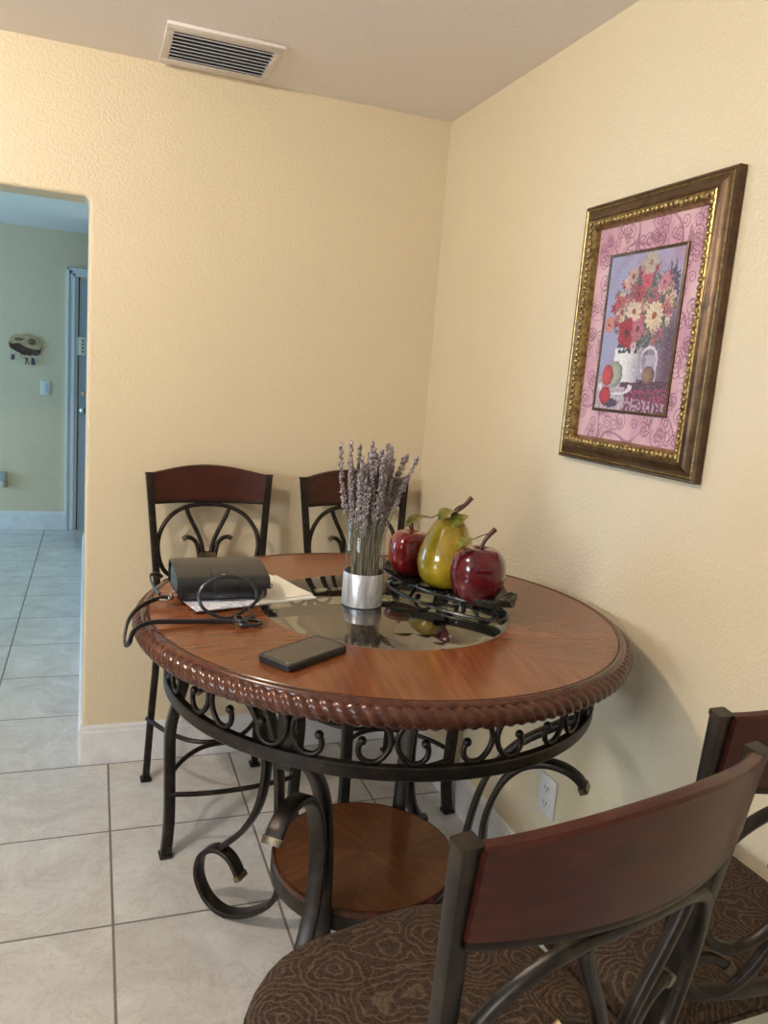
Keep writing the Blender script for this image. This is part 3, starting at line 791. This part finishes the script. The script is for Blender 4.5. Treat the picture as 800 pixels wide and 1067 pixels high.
# strap, in world coordinates, converted to the purse frame
pu.scale = (.87, .87, .87)
for ch in pu.children:
    if ch.name.split('.')[0] in ('purse_body', 'flap', 'tab', 'snap'):
        for v in ch.data.vertices: v.co.z *= 1+(v.co.y+.085)*2.6
inv = Matrix.Translation(pu.location) @ Matrix.Rotation(math.radians(3), 4, 'Z') @ Matrix.Scale(.87, 4); inv.invert()
def strap(pts, w=.009, t=.0045, name='strap', side=None):
    P = crom([inv @ V(*p) for p in pts], 7); b = MB()
    b.sweep(P, rprof(w, t, .002), side); return b.build(name, M['leather'], pu, 60)
zt = ZT+.004
strap([(-1.058, -1.140, zt+.014), (-1.080, -1.135, zt+.012), (-1.105, -1.150, zt+.010), (-1.135, -1.195, zt+.008), (-1.155, -1.240, zt-.002), (-1.163, -1.268, zt-.022), (-1.164, -1.290, zt-.036), (-1.157, -1.305, zt-.030), (-1.146, -1.300, zt-.004), (-1.115, -1.290, zt+.007), (-1.05, -1.282, zt+.004), (-.985, -1.284, zt+.003), (-.945, -1.292, zt+.004)], side=(0, 0, 1), w=.012, t=.006)
strap([(-.950, -1.292, zt+.004), (-.938, -1.312, zt+.012), (-.922, -1.306, zt+.006), (-.930, -1.288, zt+.010), (-.946, -1.294, zt+.014), (-.935, -1.316, zt+.004), (-.905, -1.318, zt+.003), (-.890, -1.302, zt+.004), (-.910, -1.290, zt+.004), (-.935, -1.296, zt+.004)], name='strap_knot')
loop = [(-.930, -1.296, zt+.008), (-.900, -1.275, zt+.010)]
for k_ in range(11):
    a_ = math.radians(-45+32*k_)
    loop.append((-.952+.063*math.cos(a_), -1.232+.018*math.sin(a_)-.010*k_/10, zt+.042+.040*math.sin(a_)))
loop += [(-.880, -1.200, zt+.020), (-.858, -1.150, zt+.026)]
strap(loop, name='strap_loop', w=.009)
strap([(-1.085, -1.120, zt+.016), (-1.095, -1.08, zt+.02), (-1.10, -1.02, zt+.03), (-1.085, -.995, zt+.03), (-1.07, -.99, zt+.02)], name='strap_end', side=(0, 0, 1), w=.010)

# ------------------------------------------------------------------ framed picture on the right wall
PY0, PY1, PZ0, PZ1 = -1.536, -1.004, 1.3165, 1.969
pc = empty('framed_picture', (0, (PY0+PY1)/2, (PZ0+PZ1)/2), 0, 'gold framed still life print with pink swirl mat hanging on the right wall', 'picture')
hw, hh = (PY1-PY0)/2, (PZ1-PZ0)/2
goldf = NT('antique_gold'); w_ = goldf.coord(); n_ = goldf.noise(w_, 28, 5, .65); 
goldf.set(Base_Color=goldf.ramp(n_, [(.35, (.055, .028, .014)), (.65, (.14, .08, .034))]), Metallic=.5, Roughness=.36); goldf.bump(n_, .2, .002)
goldb = NT('bright_gold'); w_ = goldb.coord(); n_ = goldb.noise(w_, 90, 4, .65)
goldb.set(Base_Color=goldb.ramp(n_, [(.35, (.16, .10, .035)), (.6, (.44, .31, .12))]), Metallic=.75, Roughness=.3); goldb.bump(n_, .3, .002)
def frame(prof, m, name, ins=0, par=None):
    """prof: (inset, height off wall)"""
    b = MB(); k = len(prof); vs = []
    for sy, sz in ((1, 1), (-1, 1), (-1, -1), (1, -1)):
        for i, h in prof: vs.append((-h, sy*(hw-i), sz*(hh-i)))
    b.add(vs, [(c*k+j, ((c+1) % 4)*k+j, ((c+1) % 4)*k+(j+1) % k, c*k+(j+1) % k) for c in range(4) for j in range(k)])
    return b.build(name, m, par or pc, 30)
FW = .065
frame([(0, .002), (0, .020), (.003, .023), (.0065, .023), (.009, .0195), (.016, .022), (.030, .030), (.035, .035), (.038, .036), (.041, .033), (.041, .002)], goldf.m, 'outer_frame')
frame([(.008, .012), (.0085, .0225), (.0105, .0245), (.0130, .0225), (.0135, .012), (.008, .012)], goldb.m, 'gilded_ridge')
inf = frame([(.041, .002), (.041, .033), (.045, .035), (.055, .033), (.060, .027), (.062, .020), (FW, .014), (FW, .002)], goldb.m, 'inner_frame')
b = MB()
def orn(y, z):
    s = .0072
    b.sphere((-.0345, y, z), s, 0, 8, 6, (.7, 1, 1))
    for q in range(3):
        a = rnd.uniform(0, 6); b.sphere((-.034, y+.006*math.cos(a), z+.006*math.sin(a)), .0034, 0, 6, 5)
iy, iz = hw-.051, hh-.051
for i in range(int(2*iy/.0155)+1):
    y = -iy+i*2*iy/int(2*iy/.0155)
    for z in (-iz, iz): orn(y, z)
for i in range(1, int(2*iz/.0155)):
    z = -iz+i*2*iz/int(2*iz/.0155)
    for y in (-iy, iy): orn(y, z)
b.build('carved_ornament', goldb.m, inf, 60)
# painted grids --------------------------------------------------------------
def grid_panel(name, y0, y1, z0, z1, x, step, fn, m, par):
    ny, nz = int((y1-y0)/step), int((z1-z0)/step); vs = []; cols = []
    for j in range(nz+1):
        for i in range(ny+1):
            u, v = i/ny, j/nz; vs.append((x, y1-(y1-y0)*u, z0+(z1-z0)*v)); cols.append(fn(u, v))
    fs = [(j*(ny+1)+i, j*(ny+1)+i+1, (j+1)*(ny+1)+i+1, (j+1)*(ny+1)+i) for j in range(nz) for i in range(ny)]
    me = bpy.data.meshes.new(name); me.from_pydata(vs, [], fs)
    ca = me.color_attributes.new('paint', 'FLOAT_COLOR', 'POINT')
    flat = []
    for c in cols: flat += [c[0], c[1], c[2], 1]
    ca.data.foreach_set('color', flat); me.materials.append(m)
    o = bpy.data.objects.new(name, me); col.objects.link(o); o.parent = par; return o
pm = vert_color('printed_canvas', .5)
S = lambda r, g, b: lin(r, g, b)[:3]
def lerp(a, c, t): t = max(0, min(1, t)); return tuple(a[i]+(c[i]-a[i])*t for i in range(3))
mw, mh = 2*(hw-FW), 2*(hh-FW)
rs = random.Random(3)
spir = []
for i in range(230):
    spir.append((rs.uniform(0, mw), rs.uniform(0, mh), rs.uniform(.011, .024), rs.uniform(0, 6.28), rs.choice((-1, 1))))
def mat_fn(u, v):
    y, z = u*mw, v*mh
    n = noise.noise(V(y*14, z*14, 1)); n2 = noise.noise(V(y*90, z*25, 5))
    c = lerp(S(216, 176, 180), S(188, 138, 152), .5+n*.9+n2*.25)
    d = 0
    for sy, sz, R, ph_, dr_ in spir:
        dy, dz = y-sy, z-sz; r = math.hypot(dy, dz)
        if r > R: continue
        a = (math.atan2(dz, dy)*dr_+ph_) % (2*PI)
        for kk in (0, 1):
            rr = R*((a+2*PI*kk)/(4*PI))
            if rr > .003 and abs(r-rr) < .0013: d = 1
    w1 = abs(noise.noise(V(y*9+3, z*9, 8)));
    if w1 < .012: d = max(d, .8)
    if d: c = lerp(c, S(120, 66, 88), .78*d)
    return c
grid_panel('patterned_mat', -(hw-FW), hw-FW, -(hh-FW), hh-FW, -.012, .0017, mat_fn, pm, pc)
# art: u 0 = far (left in the photo) .. 1 = near, v 0 bottom .. 1 top
ay, az_ = .136, .187
fl = []
rf = random.Random(11)
for i in range(120):
    a = rf.uniform(0, 2*PI); r = math.sqrt(rf.random()); fl.append((.52+.40*r*math.cos(a), .67+.27*r*math.sin(a), rf.uniform(.018, .045), rf.choice(((200, 120, 110), (222, 190, 165), (170, 60, 70), (230, 205, 180), (185, 105, 125), (150, 140, 110), (205, 150, 140))), rf.uniform(0, 6)))
big = [(.42, .635, .085, (228, 205, 180), (150, 70, 50), 11), (.70, .60, .095, (235, 215, 175), (165, 85, 50), 14), (.35, .50, .105, (170, 35, 45), (60, 15, 30), 5), (.50, .52, .075, (190, 110, 125), (110, 40, 60), 5), (.47, .41, .032, (225, 190, 195), (120, 50, 60), 5), (.08, .56, .06, (215, 140, 130), (150, 60, 50), 6), (.55, .82, .06, (205, 90, 110), (150, 50, 60), 7), (.35, .86, .055, (205, 170, 150), (120, 70, 60), 8), (.57, .93, .08, (190, 175, 160), (150, 120, 100), 6), (.46, .74, .06, (180, 70, 80), (100, 30, 40), 6), (.19, .70, .05, (190, 90, 90), (100, 40, 50), 6), (.78, .80, .06, (200, 130, 140), (130, 60, 80), 6)]
def art_fn(u, v):
    u += .010*noise.noise(V(u*30, v*38, 4)); v += .008*noise.noise(V(u*30, v*38, 14))
    n = noise.noise(V(u*6, v*8, 2)); nf = noise.noise(V(u*34, v*44, 6)); nff = noise.noise(V(u*80, v*100, 9))
    c = lerp(S(158, 160, 192), S(176, 150, 176), u*.8+n*.6)
    c = lerp(c, S(84, 48, 62), max(0, min(1, (u-.58)*3))*max(0, min(.9, (.86-v)*2.5)))
    # table and cloth
    if v < .21+.01*n:
        c = lerp(S(205, 200, 205), S(165, 130, 150), .5+nf)
        if u > .42: c = lerp(S(160, 60, 90), S(60, 38, 50), .5+nff*1.2+nf) if v > .09-.05*(u-.4) or nf > 0 else S(190, 150, 165)
        if u > .35 and v > .15: c = lerp(S(50, 36, 48), S(110, 60, 70), .5+nff)
    # foliage mass
    du, dv = (u-.55)/.40, (v-.63)/.30
    m = 1-(du*du+dv*dv)+nf*.7+n*.3
    if m > .0: c = lerp(c, lerp(S(40, 46, 52), S(120, 120, 108), .5+nff*1.6), min(1, (m-.0)*2.4))
    du, dv = (u-.87)/.10, (v-.74)/.17
    if du*du+dv*dv+nf < .8: c = lerp(S(48, 48, 62), S(90, 86, 100), .5+nff)
    for fx, fy, r, k, ph_ in fl:
        dx, dy = (u-fx)*.77, v-fy; q = math.hypot(dx, dy)
        if q < r*(.8+.3*math.sin(5*math.atan2(dy, dx)+ph_)): c = lerp(S(*k), S(k[0]*.6, k[1]*.5, k[2]*.5), .3+nff*.9+(.4 if q < r*.3 else 0))
    # jug
    jw = .155+.05*math.sin((v-.19)*8.0)
    if .185 < v < .405 and abs(u-.42) < jw: c = lerp(S(236, 232, 232), S(150, 135, 150), (u-.42)/jw*.7+.2+nf*.3)
    if v < .43 and v > .37 and abs(u-.40) < .15 and nf > -.1: c = S(52, 58, 60)
    hy = math.hypot((u-.70)*.77, v-.32); 
    if abs(hy-.085) < .010 and u > .60: c = S(215, 205, 212)
    if .2 < v < .36 and .66 < u < .82: c = lerp(c, S(205, 190, 205), .55)
    for fx, fy, rx, ry, k1, k2 in ((.72, .235, .085, .055, (150, 115, 85), (80, 55, 50)), (.255, .235, .11, .085, (176, 180, 160), (110, 112, 105)), (.15, .225, .085, .070, (206, 75, 60), (120, 30, 40)), ):
        q = ((u-fx)/rx)**2+((v-fy)/ry)**2
        if q < 1: c = lerp(S(*k1), S(*k2), q*.7+(u-fx)/rx*.4)
    q = math.hypot((u-.27)/.24, (v-.155)/.055)
    if .8 < q < 1.05 and v < .17: c = S(228, 222, 228)
    q = ((u-.14)/.085)**2+((v-.09)/.062)**2
    if q < 1: c = lerp(S(205, 45, 50), S(110, 15, 35), q*.8)
    elif ((u-.22)/.12)**2+((v-.045)/.03)**2 < 1: c = S(70, 55, 75)
    for fx, fy, r, k1, k2, np_ in big:
        dx, dy = (u-fx)*.77, v-fy; q = math.hypot(dx, dy); a = math.atan2(dy, dx)
        if q < r*(.72+.24*abs(math.cos(np_*a/2))):
            c = S(*k2) if q < r*.24 else lerp(S(*k1), S(k1[0]*.7, k1[1]*.62, k1[2]*.62), abs(math.sin(np_*a/2))*.2+nff*.8+.1)
    c = lerp(c, S(60, 50, 62), .10+.4*max(0, nff)+.25*max(0, n))
    return lerp(c, S(225, 215, 222), .0+.22*max(0, noise.noise(V(u*60, v*70, 31))))
art = grid_panel('art_print', -ay+.0, ay, -az_, az_, -.0145, .0016, art_fn, pm, pc)
b = MB(); hw0, hh0 = hw, hh
vs = []; prof = [(-.006, .010), (-.006, .0165), (-.003, .018), (.001, .0165), (.001, .010)]; k = len(prof)
for sy, sz in ((1, 1), (-1, 1), (-1, -1), (1, -1)):
    for i, h in prof: vs.append((-h, sy*(ay-i), sz*(az_-i)))
b.add(vs, [(c*k+j, ((c+1) % 4)*k+j, ((c+1) % 4)*k+(j+1) % k, c*k+(j+1) % k) for c in range(4) for j in range(k)]); b.build('inner_border', goldf.m, pc, 30)
b = MB(); b.box((-.010, -hw+.01, -hh+.01), (-.0005, hw-.01, hh-.01)); b.build('backing_board', simple('backing_card', (.25,.18,.1,1), .9), pc)

# ------------------------------------------------------------------ outlet, switch and hall items
ivory = simple('white_plastic', (.74, .72, .68, 1), .35); slotm = simple('socket_dark', (.05,.05,.05,1), .6)
ol_ = empty('wall_outlet', (0, -1.122, .356), 0, 'white duplex power outlet low on the right wall', 'outlet')
b = MB(); b.bbox((-.006, -.041, -.0575), (0, .041, .0575), .003); b.build('cover_plate', ivory, ol_, 40)
for s in (-1, 1):
    b = MB(); b.bbox((-.009, -.017, s*.022-.015), (-.004, .017, s*.022+.015), .003, 0)
    for y in (-.007, .007): b.box((-.0096, y-.0015, s*.022-.003), (-.0088, y+.0015, s*.022+.008), 1)
    b.sphere((-.009, 0, s*.022-.009), .003, 1, 8, 6, (.3, 1, 1)); b.build('socket', [ivory, slotm], ol_, 40)
ls = empty('light_switch', (-1.607, HY, 1.185), 0, 'white light switch on the hallway far wall beside the door casing', 'switch')
b = MB(); b.bbox((-.038, -.007, -.060), (.038, 0, .060), .003); b.build('cover_plate', ivory, ls, 40)
b = MB(); b.bbox((-.018, -.011, -.034), (.018, -.006, .034), .003); b.build('rocker', simple('bluish_plastic', (.62,.66,.72,1), .35), ls, 40)
pl_ = empty('wall_outlet', (-1.935, HY, .42), 0, 'white outlet at the left end of the hallway far wall', 'outlet')
b = MB(); b.bbox((-.04, -.007, -.060), (.04, 0, .060), .003); b.build('cover_plate', ivory, pl_, 40)
pf = empty('plug_in_air_freshener', (-1.925, HY-.0075, .41), 0, 'small plug in air freshener in the hallway outlet, amber bottle below', 'air freshener')
b = MB(); b.bbox((-.022, -.045, .0), (.028, 0, .075), .008, seg=3); b.build('plug_body', simple('grey_plastic', (.35,.38,.34,1), .5), pf, 40)
b = MB(); b.bbox((.0, -.040, -.055), (.036, -.006, -.001), .008, seg=3); b.build('bottle', simple('amber_liquid', (.35,.27,.14,1), .2), pf, 40)
# key holder
kh = empty('key_holder', (-1.757, HY, 1.5), 0, 'carved wooden key holder plaque on the hallway far wall above the switch', 'key holder')
pts = crom([(-.118, 0, .035), (-.105, 0, .075), (-.04, 0, .100), (.04, 0, .095), (.095, 0, .065), (.118, 0, .020), (.105, 0, -.010), (.06, 0, -.012), (.0, 0, .005), (-.05, 0, .030), (-.09, 0, .022)], 5, True)
def plate(mb, pts, y0, y1): 
    n = len(pts); mb.add([(p.x, y0, p.z) for p in pts]+[(p.x, y1, p.z) for p in pts], [tuple(range(n)), tuple(range(n, 2*n))[::-1]]+[(i, i+n, (i+1) % n+n, (i+1) % n) for i in range(n)])
b = MB(); plate(b, pts, -.022, -.012); b.build('carved_top', simple('tan_carving', (.50,.36,.20,1), .6, var=.3, vs=40), kh, 40)
b = MB(); b.sphere((.045, -.024, .045), .030, 0, 14, 10, (1, .35, .8)); b.sphere((-.05, -.024, .06), .022, 0, 14, 10, (1.6, .3, .5)); b.build('carving', simple('dark_green_carving', (.14,.12,.05,1), .6), kh, 60)
pts = crom([(-.120, 0, .040), (-.09, 0, .03), (-.04, 0, .035), (.01, 0, .01), (.06, 0, -.005), (.112, 0, .0), (.10, 0, -.050), (.05, 0, -.062), (-.02, 0, -.060), (-.07, 0, -.035), (-.112, 0, -.01)], 5, True)
b = MB(); plate(b, pts, -.016, 0); b.build('wood_board', simple('dark_brown_board', (.075,.035,.025,1), .5, var=.3), kh, 40)
for x, z in ((-.09, -.02), (-.04, -.045), (.01, -.05), (.055, -.05), (.09, -.035)):
    b = MB(); b.tube(crom([(x, -.014, z), (x, -.030, z), (x, -.033, z-.008), (x, -.028, z-.012)], 3), .0025, 0, 6); b.build('hook', M['chrome'], kh, 60)
def keys(x, z, label, seed, extra=0):
    r = random.Random(seed); o = empty('key_bunch', (-1.757+x, HY-.030, 1.5+z-.010), 0, label, 'keys')
    ringm((0, 0, -.014), .014, .0015, (0, 1, 0)).build('key_ring', M['chrome'], o, 60)
    for q in range(3):
        b = MB(); a = (-.25, .1, .4)[q]+r.uniform(-.1, .1); d = V(math.sin(a), 0, -math.cos(a)); p = V(0, -.0025*(q-1), -.026)
        b.sweep([p, p+d*.05], [(-.0038, -.0012), (.0038, -.0012), (.0038, .0012), (-.0038, .0012)], (d.z, 0, -d.x)); 
        b.sphere(p+d*.006, .011, 0, 12, 8, (1, .12, 1)); b.build('key', (M['chrome'], M['gold_metal'], slotm)[(q+seed) % 3], o, 50)
    if extra:
        b = MB(); b.bbox((-.013, -.006, -.075), (.013, .004, -.032), .004); b.build('key_fob', simple('fob_%d' % seed, (.10,.07,.12,1), .5), o, 40)
keys(-.09, -.02, 'key bunch with dark fob on the leftmost hook of the key holder', 1, 1)
keys(-.01+.02, -.05, 'longest hanging silver keys on the middle hook of the key holder', 2)
keys(.055, -.05, 'dark key bunch hanging on the right part of the key holder', 3, 1)

# ------------------------------------------------------------------ ceiling lamp (out of frame, lights the room)
LX, LY = -1.95, -1.45
def emis(name, c, s):
    m = bpy.data.materials.new(name); m.use_nodes = True; nt = m.node_tree; nt.nodes.clear()
    e = nt.nodes.new('ShaderNodeEmission'); e.inputs[0].default_value = (*c, 1); e.inputs[1].default_value = s
    o = nt.nodes.new('ShaderNodeOutputMaterial'); nt.links.new(e.outputs[0], o.inputs[0]); return m
cl = empty('ceiling_light', (LX, LY, H), 0, 'flush ceiling light with a round glowing globe', 'lamp')
b = MB(); b.lathe([(0, -.0005), (.09, -.0005), (.09, -.012), (.07, -.028), (0, -.030)], n=32); b.build('canopy', M['chrome'], cl, 40)
b = MB(); b.sphere((0, 0, -.10), .056, 0, 24, 16); b.build('globe', emis('lamp_glow', (1.0, .89, .75), 400), cl, 60)

def area(name, loc, rot, sx, sy, power, c):
    l = bpy.data.lights.new(name, 'AREA'); l.shape = 'RECTANGLE'; l.size = sx; l.size_y = sy; l.energy = power; l.color = c
    o = bpy.data.objects.new(name, l); col.objects.link(o); o.location = loc; o.rotation_euler = rot; return o
# daylight through the room window (unseen, put in the left wall to light left faces) and through the hall window
area('window_fill', (WX-.12, (WN[0]+WN[1])/2, (WN[2]+WN[3])/2), (0, -PI/2, 0), WN[3]-WN[2], WN[1]-WN[0], 105, (.80, .90, 1.0))
area('hall_daylight', (HX-.12, (HWN[0]+HWN[1])/2, (HWN[2]+HWN[3])/2), (0, -PI/2, 0), HWN[3]-HWN[2], HWN[1]-HWN[0], 98, (.30, .63, 1.0))

w = bpy.data.worlds.new('sky'); sc.world = w; w.use_nodes = True
w.node_tree.nodes['Background'].inputs[0].default_value = (.6, .75, 1, 1); w.node_tree.nodes['Background'].inputs[1].default_value = .6

# ------------------------------------------------------------------ camera
q = [-1.2284, -2.8727, 1.4916, .3611, -.1702, .0795, 816.76]
yaw, pit, rol = q[3:6]
fw = V(math.sin(yaw)*math.cos(pit), math.cos(yaw)*math.cos(pit), math.sin(pit)); rt = V(math.cos(yaw), -math.sin(yaw), 0); up = rt.cross(fw)
rt2 = rt*math.cos(rol)+up*math.sin(rol); up2 = -rt*math.sin(rol)+up*math.cos(rol)
cam = bpy.data.cameras.new('camera'); co = bpy.data.objects.new('camera', cam); col.objects.link(co)
co.matrix_world = Matrix(((rt2.x, up2.x, -fw.x, q[0]), (rt2.y, up2.y, -fw.y, q[1]), (rt2.z, up2.z, -fw.z, q[2]), (0, 0, 0, 1)))
cam.sensor_fit = 'HORIZONTAL'; cam.sensor_width = 36; cam.lens = 36*q[6]/800; cam.clip_start = .02
sc.camera = co
sc.view_settings.view_transform = 'Standard'; sc.view_settings.look = 'None'; sc.view_settings.gamma = 1; sc.view_settings.use_curve_mapping = False
sc.view_settings.exposure = 0.22
